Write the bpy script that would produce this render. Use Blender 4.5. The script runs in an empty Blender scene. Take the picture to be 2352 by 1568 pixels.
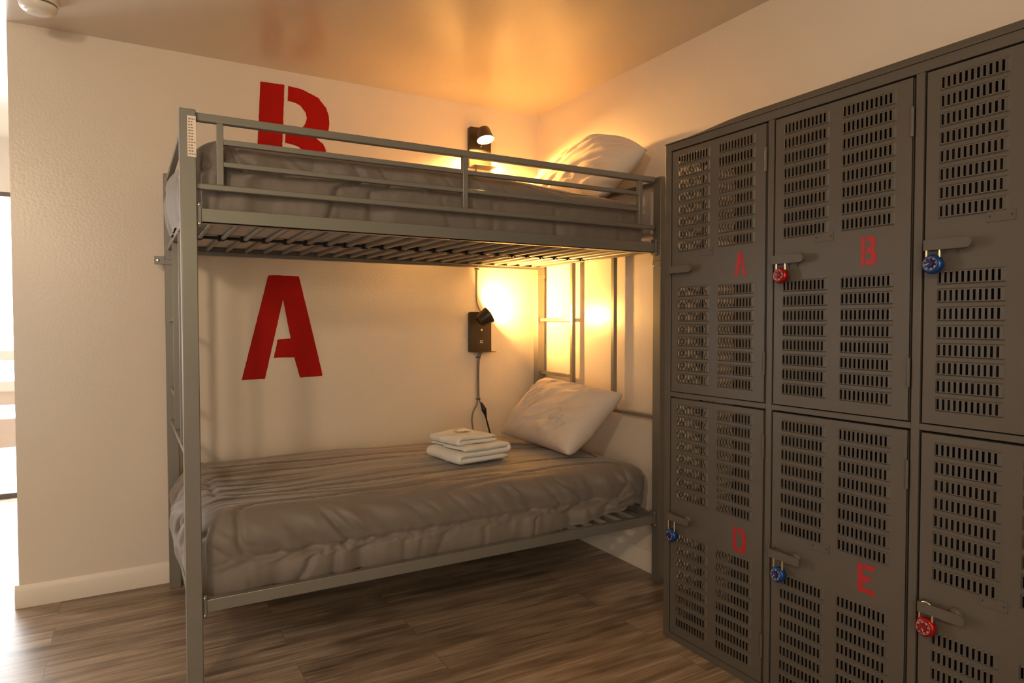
import bpy, bmesh, math, random
from mathutils import Vector, Matrix, noise
from mathutils.geometry import tessellate_polygon
random.seed(7)
SC = bpy.context.scene
COL = SC.collection
PI = math.pi

# ------------------------------------------------------------------ camera
cd = bpy.data.cameras.new('camera'); cam = bpy.data.objects.new('camera', cd); COL.objects.link(cam)
cd.sensor_width = 36.0; cd.lens = 36.0 * 1534.7 / 2352; cd.clip_start = 0.05
_y, _p, _r = 0.5215, -0.0292, -0.0009
_f = Vector((math.sin(_y) * math.cos(_p), math.cos(_y) * math.cos(_p), math.sin(_p)))
_rt = Vector((math.cos(_y), -math.sin(_y), 0)); _up = _rt.cross(_f)
_rt2 = _rt * math.cos(_r) + _up * math.sin(_r); _up2 = _up * math.cos(_r) - _rt * math.sin(_r)
_m = Matrix((_rt2, _up2, -_f)).transposed().to_4x4(); _m.translation = Vector((-2.1715, -3.4639, 1.2069))
cam.matrix_world = _m
SC.camera = cam
# ------------------------------------------------------------------ view, sky, lights of the room
SC.view_settings.view_transform = 'Standard'; SC.view_settings.look = 'None'
SC.view_settings.gamma = 1.0; SC.view_settings.use_curve_mapping = False
SC.view_settings.exposure = 0.70
W = bpy.data.worlds.new('sky'); SC.world = W; W.use_nodes = True
bg = W.node_tree.nodes['Background']; bg.inputs[0].default_value = (0.93, 0.97, 1.0, 1); bg.inputs[1].default_value = 8.5

def light(name, kind, loc, energy, color, direction=None, **kw):
    d = bpy.data.lights.new(name, kind); d.energy = energy; d.color = color
    for k, v in kw.items(): setattr(d, k, v)
    o = bpy.data.objects.new(name, d); COL.objects.link(o); o.location = loc
    if direction is not None: o.rotation_euler = Vector(direction).to_track_quat('-Z', 'Y').to_euler()
    return o
# daylight through the far glass door (sky portal), a garden window in the rear wall, two lamps further down the room
po = light('door_daylight', 'AREA', (-3.25, 2.28, 1.07), 1, (1, 1, 1), (0, -1, 0), shape='RECTANGLE', size=1.3, size_y=2.1)
po.data.cycles.is_portal = True
light('rear_door_daylight', 'AREA', (-3.75, -6.05, 1.0), 20, (1.0, 0.96, 0.90), (0.1, 1, 0.0), shape='RECTANGLE', size=1.3, size_y=1.9)
light('rear_window_garden_light', 'AREA', (-1.2, -6.05, 1.98), 3, (0.78, 0.86, 0.36), (0.0, 1, -0.05), shape='RECTANGLE', size=1.3, size_y=0.6)
light('far_room_fill', 'AREA', (-4.58, 1.72, 1.35), 30, (0.97, 0.98, 1.0), (1, 0.0, 0.0), shape='RECTANGLE', size=0.8, size_y=1.3)  # added fill to brighten the far room, not a known window
light('room_lamp_near', 'AREA', (-3.3, -3.55, 2.25), 13, (1.0, 0.76, 0.52), (0.5, 1, -0.35), shape='DISK', size=0.22)
light('room_lamp_far', 'AREA', (-2.95, -5.0, 2.02), 10, (1.0, 0.76, 0.52), (0.25, 1, -0.15), shape='DISK', size=0.2)
LAMP_COL = (1.0, 0.49, 0.115)

# ------------------------------------------------------------------ materials
def mat(name, color, rough=0.6, metal=0.0, spec=0.5, bump=0.0, bscale=80.0, var=0.0, vscale=4.0, emit=None, estr=0.0, coord='Object', sheen=0.0):
    m = bpy.data.materials.new(name); m.use_nodes = True
    nt = m.node_tree; b = nt.nodes['Principled BSDF']; L = nt.links
    b.inputs['Base Color'].default_value = (*color, 1); b.inputs['Roughness'].default_value = rough
    b.inputs['Metallic'].default_value = metal; b.inputs['Specular IOR Level'].default_value = spec
    if sheen: b.inputs['Sheen Weight'].default_value = sheen
    if emit: b.inputs['Emission Color'].default_value = (*emit, 1); b.inputs['Emission Strength'].default_value = estr
    tc = nt.nodes.new('ShaderNodeTexCoord')
    if bump:
        n = nt.nodes.new('ShaderNodeTexNoise'); n.inputs['Scale'].default_value = bscale; n.inputs['Detail'].default_value = 4
        L.new(tc.outputs[coord], n.inputs['Vector'])
        bp = nt.nodes.new('ShaderNodeBump'); bp.inputs['Strength'].default_value = bump; bp.inputs['Distance'].default_value = 0.004
        L.new(n.outputs['Fac'], bp.inputs['Height']); L.new(bp.outputs['Normal'], b.inputs['Normal'])
    if var:
        n2 = nt.nodes.new('ShaderNodeTexNoise'); n2.inputs['Scale'].default_value = vscale; n2.inputs['Detail'].default_value = 5
        L.new(tc.outputs[coord], n2.inputs['Vector'])
        mx = nt.nodes.new('ShaderNodeMix'); mx.data_type = 'RGBA'
        mx.inputs[6].default_value = (*[c * (1 - var) for c in color], 1); mx.inputs[7].default_value = (*[min(1, c * (1 + var)) for c in color], 1)
        L.new(n2.outputs['Fac'], mx.inputs[0]); L.new(mx.outputs[2], b.inputs['Base Color'])
    return m

M_wall = mat('cream_wall_paint', (0.72, 0.64, 0.54), 0.27, bump=0.16, bscale=85, var=0.02, vscale=2)
M_ceil = mat('ceiling_gloss_paint', (0.70, 0.62, 0.52), 0.24, spec=0.6, bump=0.03, bscale=25, var=0.02)
M_base = mat('white_baseboard_paint', (0.76, 0.68, 0.58), 0.35, bump=0.03, bscale=40)
M_bed = mat('grey_powder_coated_steel', (0.235, 0.222, 0.195), 0.34, metal=0.4, bump=0.02, bscale=400, var=0.05, vscale=9)
M_slat = mat('grey_steel_slat', (0.24, 0.225, 0.20), 0.4, metal=0.4)
M_bolt = mat('zinc_bolt', (0.6, 0.58, 0.52), 0.3, metal=0.9)
M_black = mat('black_plastic', (0.012, 0.011, 0.010), 0.45)
M_lamp = mat('black_lamp_metal', (0.035, 0.026, 0.018), 0.38, metal=0.2, bump=0.04, bscale=500)
M_chrome = mat('polished_chrome', (0.75, 0.72, 0.66), 0.15, metal=1.0)
M_red = mat('red_wall_paint', (0.38, 0.007, 0.003), 0.5, spec=0.12, bump=0.25, bscale=55, var=0.10, vscale=5)
M_lred = mat('red_stencil_paint', (0.40, 0.016, 0.016), 0.5, bump=0.05, bscale=300, var=0.35, vscale=60)
M_lock = mat('locker_grey_paint', (0.105, 0.089, 0.071), 0.45, spec=0.4, bump=0.05, bscale=140, var=0.10, vscale=6)
M_lockin = mat('locker_inside_paint', (0.05, 0.045, 0.038), 0.6)
M_comf = mat('taupe_comforter_fabric', (0.185, 0.150, 0.122), 0.62, bump=0.10, bscale=260, var=0.07, vscale=14, sheen=0.25)
M_pil = mat('light_taupe_pillowcase', (0.64, 0.54, 0.445), 0.8, bump=0.08, bscale=260, sheen=0.15)
M_matt = mat('pale_grey_mattress_ticking', (0.66, 0.61, 0.56), 0.85, bump=0.1, bscale=120)
M_towel = mat('white_terry_cloth', (0.80, 0.76, 0.69), 0.95, bump=0.5, bscale=420, sheen=0.3)
M_paper = mat('white_wrapper', (0.85, 0.82, 0.74), 0.5, bump=0.1, bscale=90)
M_plastic = mat('white_plastic', (0.78, 0.74, 0.66), 0.22)
M_cord = mat('grey_cord', (0.20, 0.17, 0.13), 0.5, bump=0.3, bscale=600)
M_label = mat('cream_label_paper', (0.80, 0.70, 0.58), 0.5)
M_ink = mat('dark_print_ink', (0.30, 0.17, 0.11), 0.6)
M_lkred = mat('red_anodised_metal', (0.42, 0.012, 0.010), 0.22, metal=0.55)
M_lkblue = mat('blue_anodised_metal', (0.010, 0.075, 0.30), 0.22, metal=0.55)
M_dred = mat('red_dial_enamel', (0.20, 0.005, 0.006), 0.3)
M_dblue = mat('navy_dial_enamel', (0.006, 0.010, 0.085), 0.3)
M_white = mat('white_dial_print', (0.85, 0.82, 0.76), 0.5)
M_brass = mat('polished_shackle_steel', (0.85, 0.70, 0.45), 0.18, metal=1.0)
M_deck = mat('shade_darkened_deck_board', (0.15, 0.098, 0.062), 0.7, var=0.1, vscale=8)  # colour darkened to stand in for the shaded side of the boards
M_deckf = mat('pale_deck_floor', (0.5, 0.45, 0.38), 0.7, var=0.1, vscale=8)  # lighter deck colour, with the sunlit look put into it
M_frame = mat('bronze_door_frame', (0.10, 0.08, 0.065), 0.4, metal=0.4)
M_glow = mat('lit_lamp_diffuser', (1, 0.9, 0.7), 0.5, emit=(1.0, 0.72, 0.36), estr=30)
M_glass = bpy.data.materials.new('door_glass'); M_glass.use_nodes = True
_nt = M_glass.node_tree; _nt.nodes.remove(_nt.nodes['Principled BSDF'])
_tr = _nt.nodes.new('ShaderNodeBsdfTransparent'); _gl = _nt.nodes.new('ShaderNodeBsdfGlossy'); _gl.inputs['Roughness'].default_value = 0.02
_ms = _nt.nodes.new('ShaderNodeMixShader'); _ms.inputs[0].default_value = 0.05
_nt.links.new(_tr.outputs[0], _ms.inputs[1]); _nt.links.new(_gl.outputs[0], _ms.inputs[2]); _nt.links.new(_ms.outputs[0], _nt.nodes['Material Output'].inputs[0])

def floor_material():
    m = bpy.data.materials.new('oak_vinyl_plank'); m.use_nodes = True; nt = m.node_tree; L = nt.links; N = nt.nodes.new
    b = nt.nodes['Principled BSDF']; tc = N('ShaderNodeTexCoord')
    br = N('ShaderNodeTexBrick'); br.offset = 0.37; br.inputs['Scale'].default_value = 1.0
    br.inputs['Brick Width'].default_value = 1.22; br.inputs['Row Height'].default_value = 0.152
    br.inputs['Mortar Size'].default_value = 0.0012; br.inputs['Mortar Smooth'].default_value = 0.3
    br.inputs['Color1'].default_value = (0, 0, 0, 1); br.inputs['Color2'].default_value = (1, 1, 1, 1); br.inputs['Mortar'].default_value = (0.5, 0.5, 0.5, 1)
    L.new(tc.outputs['Object'], br.inputs['Vector'])
    # grain runs along x; every plank gets its own offset
    sep = N('ShaderNodeSeparateXYZ'); L.new(tc.outputs['Object'], sep.inputs[0])
    cmb = N('ShaderNodeCombineXYZ')
    m1 = N('ShaderNodeMath'); m1.operation = 'MULTIPLY'; m1.inputs[1].default_value = 1.6; L.new(sep.outputs[0], m1.inputs[0])
    m2 = N('ShaderNodeMath'); m2.operation = 'MULTIPLY'; m2.inputs[1].default_value = 22.0; L.new(sep.outputs[1], m2.inputs[0])
    m3 = N('ShaderNodeMath'); m3.operation = 'MULTIPLY'; m3.inputs[1].default_value = 37.0; L.new(br.outputs['Color'], m3.inputs[0])
    L.new(m1.outputs[0], cmb.inputs[0]); L.new(m2.outputs[0], cmb.inputs[1]); L.new(m3.outputs[0], cmb.inputs[2])
    g = N('ShaderNodeTexNoise'); g.inputs['Scale'].default_value = 1.0; g.inputs['Detail'].default_value = 8; g.inputs['Roughness'].default_value = 0.62; g.inputs['Distortion'].default_value = 0.6
    L.new(cmb.outputs[0], g.inputs['Vector'])
    cmb2 = N('ShaderNodeCombineXYZ')
    a1 = N('ShaderNodeMath'); a1.operation = 'MULTIPLY'; a1.inputs[1].default_value = 2.2; L.new(sep.outputs[0], a1.inputs[0])
    a2 = N('ShaderNodeMath'); a2.operation = 'MULTIPLY'; a2.inputs[1].default_value = 5.0; L.new(sep.outputs[1], a2.inputs[0])
    L.new(a1.outputs[0], cmb2.inputs[0]); L.new(a2.outputs[0], cmb2.inputs[1]); L.new(m3.outputs[0], cmb2.inputs[2])
    k = N('ShaderNodeTexNoise'); k.inputs['Scale'].default_value = 1.3; k.inputs['Detail'].default_value = 3; L.new(cmb2.outputs[0], k.inputs['Vector'])
    rp = N('ShaderNodeValToRGB'); L.new(g.outputs['Fac'], rp.inputs[0])
    e = rp.color_ramp.elements; e[0].position = 0.30; e[0].color = (0.165, 0.112, 0.074, 1); e[1].position = 0.70; e[1].color = (0.52, 0.40, 0.29, 1)
    e2 = rp.color_ramp.elements.new(0.5); e2.color = (0.37, 0.268, 0.186, 1)
    rk = N('ShaderNodeValToRGB'); L.new(k.outputs['Fac'], rk.inputs[0])
    rk.color_ramp.elements[0].position = 0.30; rk.color_ramp.elements[0].color = (0.45, 0.42, 0.40, 1); rk.color_ramp.elements[1].position = 0.52; rk.color_ramp.elements[1].color = (1, 1, 1, 1)
    mx = N('ShaderNodeMix'); mx.data_type = 'RGBA'; mx.blend_type = 'MULTIPLY'; mx.inputs[0].default_value = 0.8
    L.new(rp.outputs[0], mx.inputs[6]); L.new(rk.outputs[0], mx.inputs[7])
    cmb3 = N('ShaderNodeCombineXYZ'); b1 = N('ShaderNodeMath'); b1.operation = 'MULTIPLY'; b1.inputs[1].default_value = 5.0; L.new(sep.outputs[0], b1.inputs[0])
    b2 = N('ShaderNodeMath'); b2.operation = 'MULTIPLY'; b2.inputs[1].default_value = 130.0; L.new(sep.outputs[1], b2.inputs[0])
    L.new(b1.outputs[0], cmb3.inputs[0]); L.new(b2.outputs[0], cmb3.inputs[1]); L.new(m3.outputs[0], cmb3.inputs[2])
    fg = N('ShaderNodeTexNoise'); fg.inputs['Scale'].default_value = 1.0; fg.inputs['Detail'].default_value = 6; L.new(cmb3.outputs[0], fg.inputs['Vector'])
    rf = N('ShaderNodeValToRGB'); L.new(fg.outputs['Fac'], rf.inputs[0]); rf.color_ramp.elements[0].position = 0.32; rf.color_ramp.elements[0].color = (0.62, 0.60, 0.58, 1); rf.color_ramp.elements[1].position = 0.66; rf.color_ramp.elements[1].color = (1.1, 1.1, 1.1, 1)
    vm = N('ShaderNodeMapping'); vm.inputs['Scale'].default_value = (1.5, 4.2, 1); L.new(tc.outputs['Object'], vm.inputs['Vector'])
    vo = N('ShaderNodeTexVoronoi'); vo.inputs['Scale'].default_value = 1.0; L.new(vm.outputs[0], vo.inputs['Vector'])
    dn = N('ShaderNodeMath'); dn.operation = 'MULTIPLY_ADD'; dn.inputs[1].default_value = 0.12; L.new(g.outputs['Fac'], dn.inputs[0]); L.new(vo.outputs['Distance'], dn.inputs[2])
    rv = N('ShaderNodeValToRGB'); L.new(dn.outputs[0], rv.inputs[0]); rv.color_ramp.elements[0].position = 0.09; rv.color_ramp.elements[0].color = (0.30, 0.27, 0.25, 1); rv.color_ramp.elements[1].position = 0.19; rv.color_ramp.elements[1].color = (1, 1, 1, 1)
    mg = N('ShaderNodeMix'); mg.data_type = 'RGBA'; mg.blend_type = 'MULTIPLY'; mg.inputs[0].default_value = 0.85; L.new(mx.outputs[2], mg.inputs[6]); L.new(rf.outputs[0], mg.inputs[7])
    mx = N('ShaderNodeMix'); mx.data_type = 'RGBA'; mx.blend_type = 'MULTIPLY'; mx.inputs[0].default_value = 0.85; L.new(mg.outputs[2], mx.inputs[6]); L.new(rv.outputs[0], mx.inputs[7])
    tone = N('ShaderNodeMapRange'); tone.inputs[3].default_value = 0.86; tone.inputs[4].default_value = 1.12; L.new(br.outputs['Color'], tone.inputs[0])
    mt = N('ShaderNodeVectorMath'); mt.operation = 'SCALE'; L.new(mx.outputs[2], mt.inputs[0]); L.new(tone.outputs[0], mt.inputs[3])
    mo = N('ShaderNodeMix'); mo.data_type = 'RGBA'; mo.inputs[7].default_value = (0.05, 0.03, 0.018, 1)
    mf = N('ShaderNodeMath'); mf.operation = 'MULTIPLY'; mf.inputs[1].default_value = 0.6; L.new(br.outputs['Fac'], mf.inputs[0]); L.new(mf.outputs[0], mo.inputs[0])
    L.new(mt.outputs[0], mo.inputs[6]); L.new(mo.outputs[2], b.inputs['Base Color'])
    b.inputs['Roughness'].default_value = 0.38; b.inputs['Specular IOR Level'].default_value = 0.45
    bm_ = N('ShaderNodeBump'); bm_.inputs['Strength'].default_value = 0.12; bm_.inputs['Distance'].default_value = 0.003; L.new(g.outputs['Fac'], bm_.inputs['Height']); L.new(bm_.outputs[0], b.inputs['Normal'])
    return m
M_floor = floor_material()

# ------------------------------------------------------------------ mesh helpers
class MB:
    def __init__(s): s.v = []; s.f = []
    def add(s, vs, fs):
        o = len(s.v); s.v += [Vector(v) for v in vs]; s.f += [tuple(i + o for i in f) for f in fs]; return s
    def box(s, x0, x1, y0, y1, z0, z1, mtx=None):
        vs = [Vector((x, y, z)) for x in (x0, x1) for y in (y0, y1) for z in (z0, z1)]
        if mtx is not None: vs = [mtx @ v for v in vs]
        return s.add(vs, [(0, 1, 3, 2), (4, 6, 7, 5), (0, 4, 5, 1), (2, 3, 7, 6), (0, 2, 6, 4), (1, 5, 7, 3)])
    def tube(s, pts, r, n=10, caps=True):
        pts = [Vector(p) for p in pts]; rings = []
        ref = None
        for i, p in enumerate(pts):
            t = (pts[min(i + 1, len(pts) - 1)] - pts[max(i - 1, 0)]).normalized()
            if ref is None: ref = t.orthogonal().normalized()
            a = (ref - t * ref.dot(t)).normalized(); ref = a; b = t.cross(a)
            rr = r(i / (len(pts) - 1)) if callable(r) else r
            rings.append([p + (a * math.cos(2 * PI * k / n) + b * math.sin(2 * PI * k / n)) * rr for k in range(n)])
        vs = [v for q in rings for v in q]; fs = []
        for i in range(len(rings) - 1):
            for k in range(n): fs.append((i * n + k, i * n + (k + 1) % n, (i + 1) * n + (k + 1) % n, (i + 1) * n + k))
        if caps: fs.append(tuple(range(n))[::-1]); fs.append(tuple((len(rings) - 1) * n + k for k in range(n)))
        return s.add(vs, fs)
    def lathe(s, prof, origin, axis, n=32):      # prof: (radius, distance along the axis)
        ax = Vector(axis).normalized(); a = ax.orthogonal().normalized(); b = ax.cross(a); o = Vector(origin); vs = []; fs = []
        for r, h in prof:
            for k in range(n): vs.append(o + ax * h + (a * math.cos(2 * PI * k / n) + b * math.sin(2 * PI * k / n)) * max(r, 1e-5))
        for i in range(len(prof) - 1):
            for k in range(n): fs.append((i * n + k, i * n + (k + 1) % n, (i + 1) * n + (k + 1) % n, (i + 1) * n + k))
        return s.add(vs, fs)
    def prism(s, poly, frame, depth):            # poly (a, b); frame: origin, A, B, N
        o, A, B, N = [Vector(q) for q in frame]; n = len(poly)
        tri = tessellate_polygon([[Vector((p[0], p[1], 0)) for p in poly]])
        vs = [o + A * p[0] + B * p[1] + N * depth for p in poly] + [o + A * p[0] + B * p[1] for p in poly]
        fs = [tuple(t) for t in tri] + [tuple(i + n for i in t[::-1]) for t in tri] + [(i, (i + 1) % n, (i + 1) % n + n, i + n) for i in range(n)]
        return s.add(vs, fs)
    def build(s, name, m, parent=None, bevel=0.0, smooth=True, angle=0.7, weld=False, seg=2):
        me = bpy.data.meshes.new(name); off = Vector((0, 0, 0))
        q = parent
        while q is not None: off += Vector(q.location); q = q.parent
        bm = bmesh.new(); vs = [bm.verts.new(v - off) for v in s.v]
        for f in s.f:
            try: bm.faces.new([vs[i] for i in f])
            except ValueError: pass
        if weld: bmesh.ops.remove_doubles(bm, verts=bm.verts, dist=1e-5)
        bmesh.ops.recalc_face_normals(bm, faces=bm.faces)
        bm.to_mesh(me); bm.free(); me.materials.append(m)
        if smooth:
            me.polygons.foreach_set('use_smooth', [True] * len(me.polygons)); me.set_sharp_from_angle(angle=angle)
        o = bpy.data.objects.new(name, me); COL.objects.link(o)
        if parent is not None: o.parent = parent
        if bevel:
            md = o.modifiers.new('bevel', 'BEVEL'); md.width = bevel; md.segments = seg; md.limit_method = 'ANGLE'; md.angle_limit = 0.6
        return o

def tag(o, label, cat, group=None, kind=None):
    if label: o['label'] = label
    if cat: o['category'] = cat
    if group: o['group'] = group
    if kind: o['kind'] = kind
    return o
def empty(name, loc, label, cat, group=None):
    o = bpy.data.objects.new(name, None); COL.objects.link(o); o.location = loc; o.empty_display_size = 0.05
    return tag(o, label, cat, group)
def struct(name, mb, m, bevel=0.0, parent=None):
    o = mb.build(name, m, parent, bevel)
    if parent is None: o['kind'] = 'structure'
    return o
def copy_tree(o, parent=None):
    c = o.copy(); COL.objects.link(c)
    if parent is not None: c.parent = parent
    for ch in list(o.children): copy_tree(ch, c)
    return c
def child(o, name):
    return next(c for c in o.children if c.name.split('.')[0] == name)
def nz(x, y, z=0.0): return noise.noise(Vector((x, y, z)))
def sst(a, b, x):
    t = min(1, max(0, (x - a) / (b - a))); return t * t * (3 - 2 * t)

# ------------------------------------------------------------------ the room
CEIL = 2.45
XL, YB, YF = -4.6, -6.15, 2.2        # left wall, rear wall, far wall
struct('floor', MB().box(XL, 0.1, YB, YF + 0.1, -0.1, 0), M_floor)
struct('ceiling', MB().box(XL, 0.1, YB, YF + 0.1, CEIL, CEIL + 0.1), M_ceil)
struct('wall_back', MB().box(-2.588, 0.0, 0, 0.12, 0, CEIL), M_wall)
struct('wall_right', MB().box(0, 0.1, YB, YF, 0, CEIL), M_wall)
struct('wall_left', MB().box(XL - 0.1, XL, YB, YF, 0, CEIL), M_wall)
struct('wall_rear', MB().box(XL, 0.1, YB - 0.1, YB, 0, CEIL), M_wall)
DX0, DX1, DH = -3.95, -2.55, 2.09
struct('wall_far', MB().box(XL, DX0, YF, YF + 0.1, 0, CEIL).box(DX1, 0, YF, YF + 0.1, 0, CEIL).box(DX0, DX1, YF, YF + 0.1, DH, CEIL), M_wall)
d1 = struct('door_1', MB().box(DX0, DX0 + .05, YF, YF + .07, 0, DH).box(DX1 - .05, DX1, YF, YF + .07, 0, DH)
            .box(DX0 + .05, DX1 - .05, YF, YF + .07, DH - .03, DH).box(DX0 + .05, DX1 - .05, YF, YF + .07, 0.0, .035), M_frame)
struct('door_glass', MB().box(DX0 + .05, DX1 - .05, YF + .03, YF + .036, .035, DH - .03), M_glass, parent=d1)
def baseboard(name, fr, length, m=M_base):
    prof = [(0, 0), (.014, 0), (.014, .071), (.010, .082), (.008, .088), (.004, .096), (0, .096)]
    return struct(name, MB().prism(prof, fr, length), m)
baseboard('baseboard_back', ((-2.602, 0, 0), (0, -1, 0), (0, 0, 1), (1, 0, 0)), 2.602)
baseboard('baseboard_back_end', ((-2.588, 0, 0), (-1, 0, 0), (0, 0, 1), (0, 1, 0)), .12)
baseboard('baseboard_right', ((0, -.014, 0), (-1, 0, 0), (0, 0, 1), (0, -1, 0)), 1.45)
# deck beyond the glass door
struct('ground_deck', MB().box(-6, -1, YF + .1, 6, -.12, -.02), M_deckf)
fe = empty('deck_railing', (-3.1, 3.5, -.02), 'pale wooden deck railing of wide boards outside the glass door at far left', 'railing')
for z0, z1 in ((.887, .971), (.514, .712), (.155, .397)): MB().box(-5.2, -1.6, 3.5, 3.54, z0, z1).build('board', M_deck, fe, .004)
for x in (-4.6, -3.4, -2.2): MB().box(x, x + .09, 3.54, 3.63, -.02, .97).build('railing_post', M_deck, fe, .004)

# ------------------------------------------------------------------ painted letters on the back wall
def arc(cx, cz, rx, rz, a0, a1, n=14):
    return [(cx + rx * math.cos(math.radians(a0 + (a1 - a0) * i / n)), cz + rz * math.sin(math.radians(a0 + (a1 - a0) * i / n))) for i in range(n + 1)]
def rough_poly(poly, amp=.0016, step=.012):
    out = []
    for i, p in enumerate(poly):
        q = poly[(i + 1) % len(poly)]; d = math.hypot(q[0] - p[0], q[1] - p[1]); n = max(1, int(d / step))
        for k in range(n):
            t = k / n; x = p[0] + (q[0] - p[0]) * t; z = p[1] + (q[1] - p[1]) * t
            out.append((x + nz(x * 60, z * 60, 3) * amp, z + nz(x * 60, z * 60, 9) * amp))
    return out
WF = ((0, 0, 0), (1, 0, 0), (0, 0, 1), (0, -1, 0))
a = MB()
a.prism(rough_poly([(-1.568, 1.438), (-1.536, 1.440), (-1.500, 1.440), (-1.499, 1.321), (-1.589, .927), (-1.697, .926)]), WF, .0012)
a.prism(rough_poly([(-1.500, 1.440), (-1.470, 1.439), (-1.420, 1.438), (-1.306, .935), (-1.312, .930), (-1.421, .927), (-1.447, 1.030), (-1.520, 1.031), (-1.546, 1.028), (-1.527, 1.121), (-1.464, 1.125), (-1.499, 1.321)]), WF, .0012)
tag(a.build('painted_letter', M_red), 'large red stencilled letter A painted on the wall above the lower bunk', 'letter', kind=None)
b = MB()
b.prism(rough_poly([(-1.594, 2.379), (-1.481, 2.382), (-1.503, 1.875), (-1.622, 1.875)]), WF, .0012)
outer = [(-1.463, 2.379), (-1.405, 2.376), (-1.372, 2.366), (-1.315, 2.345), (-1.276, 2.300), (-1.263, 2.262), (-1.2605, 2.225), (-1.265, 2.19), (-1.276, 2.165), (-1.297, 2.150), (-1.333, 2.143)]
outer += [(-1.320, 2.134), (-1.294, 2.117), (-1.281, 2.092), (-1.2745, 2.05), (-1.273, 2.0), (-1.279, 1.95), (-1.30, 1.905), (-1.35, 1.878), (-1.40, 1.873), (-1.488, 1.873), (-1.486, 1.952)]
outer += [(-1.43, 1.958), (-1.395, 1.98), (-1.386, 2.01), (-1.386, 2.045), (-1.392, 2.066), (-1.415, 2.086), (-1.45, 2.094), (-1.481, 2.097), (-1.476, 2.178), (-1.43, 2.178)]
outer += [(-1.395, 2.186), (-1.381, 2.205), (-1.373, 2.235), (-1.380, 2.262), (-1.405, 2.292), (-1.43, 2.302), (-1.466, 2.306)]
b.prism(rough_poly(outer, .0012), WF, .0012)
tag(b.build('painted_letter', M_red), 'large red stencilled letter B painted on the wall above the upper bunk', 'letter')

# ------------------------------------------------------------------ smoke detector
sd = empty('smoke_detector', (-2.452, -.285, CEIL), 'round white smoke detector on the ceiling above the end of the back wall', 'smoke detector')
MB().lathe([(0, 0), (.068, 0), (.068, -.012), (.064, -.016), (0, -.016)], sd.location, (0, 0, 1), 48).build('mounting_base', M_plastic, sd)
MB().lathe([(.052, -.016), (.052, -.022), (0, -.022)], sd.location, (0, 0, 1), 40).build('vent_gap', M_black, sd)
MB().lathe([(.061, -.022), (.063, -.026), (.060, -.036), (.050, -.046), (.030, -.052), (0, -.053), ], sd.location, (0, 0, 1), 48).lathe([(0, -.0221), (.061, -.0221)], sd.location, (0, 0, 1), 48).build('cover', M_plastic, sd)
MB().lathe([(0, -.0535), (.009, -.053), (.009, -.05)], Vector(sd.location) + Vector((-.012, -.02, 0)), (0, 0, 1), 20).build('test_button', M_plastic, sd)

# ------------------------------------------------------------------ bunk bed
X0, X1 = -2.025, -.014        # outer ends
YFR, YBK = -1.15, -.05        # front face, back face
PW, PD, PH = .047, .05, 1.870
RY0, RY1 = -1.130, -1.105     # rails sit inside the posts
bed = empty('bunk_bed', (-1.02, -.6, 0), 'grey metal bunk bed with guard rails standing against the back wall', 'bunk bed')
def bar(name, x0, x1, y0, y1, z0, z1, m=M_bed, par=None, bev=.003): return MB().box(x0, x1, y0, y1, z0, z1).build(name, m, par or bed, bev)
posts = {}
for k, (x, y) in dict(fl=(X0, YFR), fr=(X1 - PW, YFR), bl=(X0, YBK - PD), br=(X1 - PW, YBK - PD)).items():
    posts[k] = bar('post', x, x + PW, y, y + PD, 0, PH)
# print label on the front post by the foot end
lb = MB().box(-2.003, -1.9785, YFR - .0008, YFR, 1.722, 1.848).build('warning_label', M_label, posts['fl'])
lb['label'] = 'cream warning sticker with small print'
pr = MB()
for i in range(13):
    z = 1.840 - i * .009; x = -2.000
    for k in range(random.randint(2, 3)):
        w = random.uniform(.004, .0075); pr.box(x, min(x + w, -1.980), YFR - .0011, YFR - .0008, z - .0035, z); x += w + .002
pr.build('small_print', M_ink, lb)
# collars half way up three posts
for k, (x, y) in dict(fr=(X1 - PW, YFR), bl=(X0, YBK - PD), br=(X1 - PW, YBK - PD)).items():
    bar('post_collar', x - .002, x + PW + .002, y - .002, y + PD + .002, 1.462, 1.488)
wb = MB().box(-2.066, -2.024, -.102, -.098, 1.464, 1.500).build('wall_bracket', M_slat, bed, .0015)
MB().lathe([(0, .006), (.006, .005), (.008, 0), (0, 0)], (-2.052, -.102, 1.482), (0, -1, 0), 14).build('screw', M_bolt, wb)
# guard rail
bar('guard_rail', X0 + PW, -.076, RY0, RY1, 1.842, 1.8675)
for z0, z1 in ((1.776, 1.7935), (1.7055, 1.7215)): bar('guard_bar', -1.897, -.166, RY0 + .002, RY1 - .004, z0, z1, bev=.002)
bar('guard_rail', X0 + PW - .005, -.076, RY0, RY1, 1.628, 1.6465)
for x0, x1 in ((-1.916, -1.8965), (-1.046, -1.024), (-.170, -.149)): bar('guard_upright', x0, x1, RY0 + .001, RY1 - .002, 1.646, 1.843, bev=.002)
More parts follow.
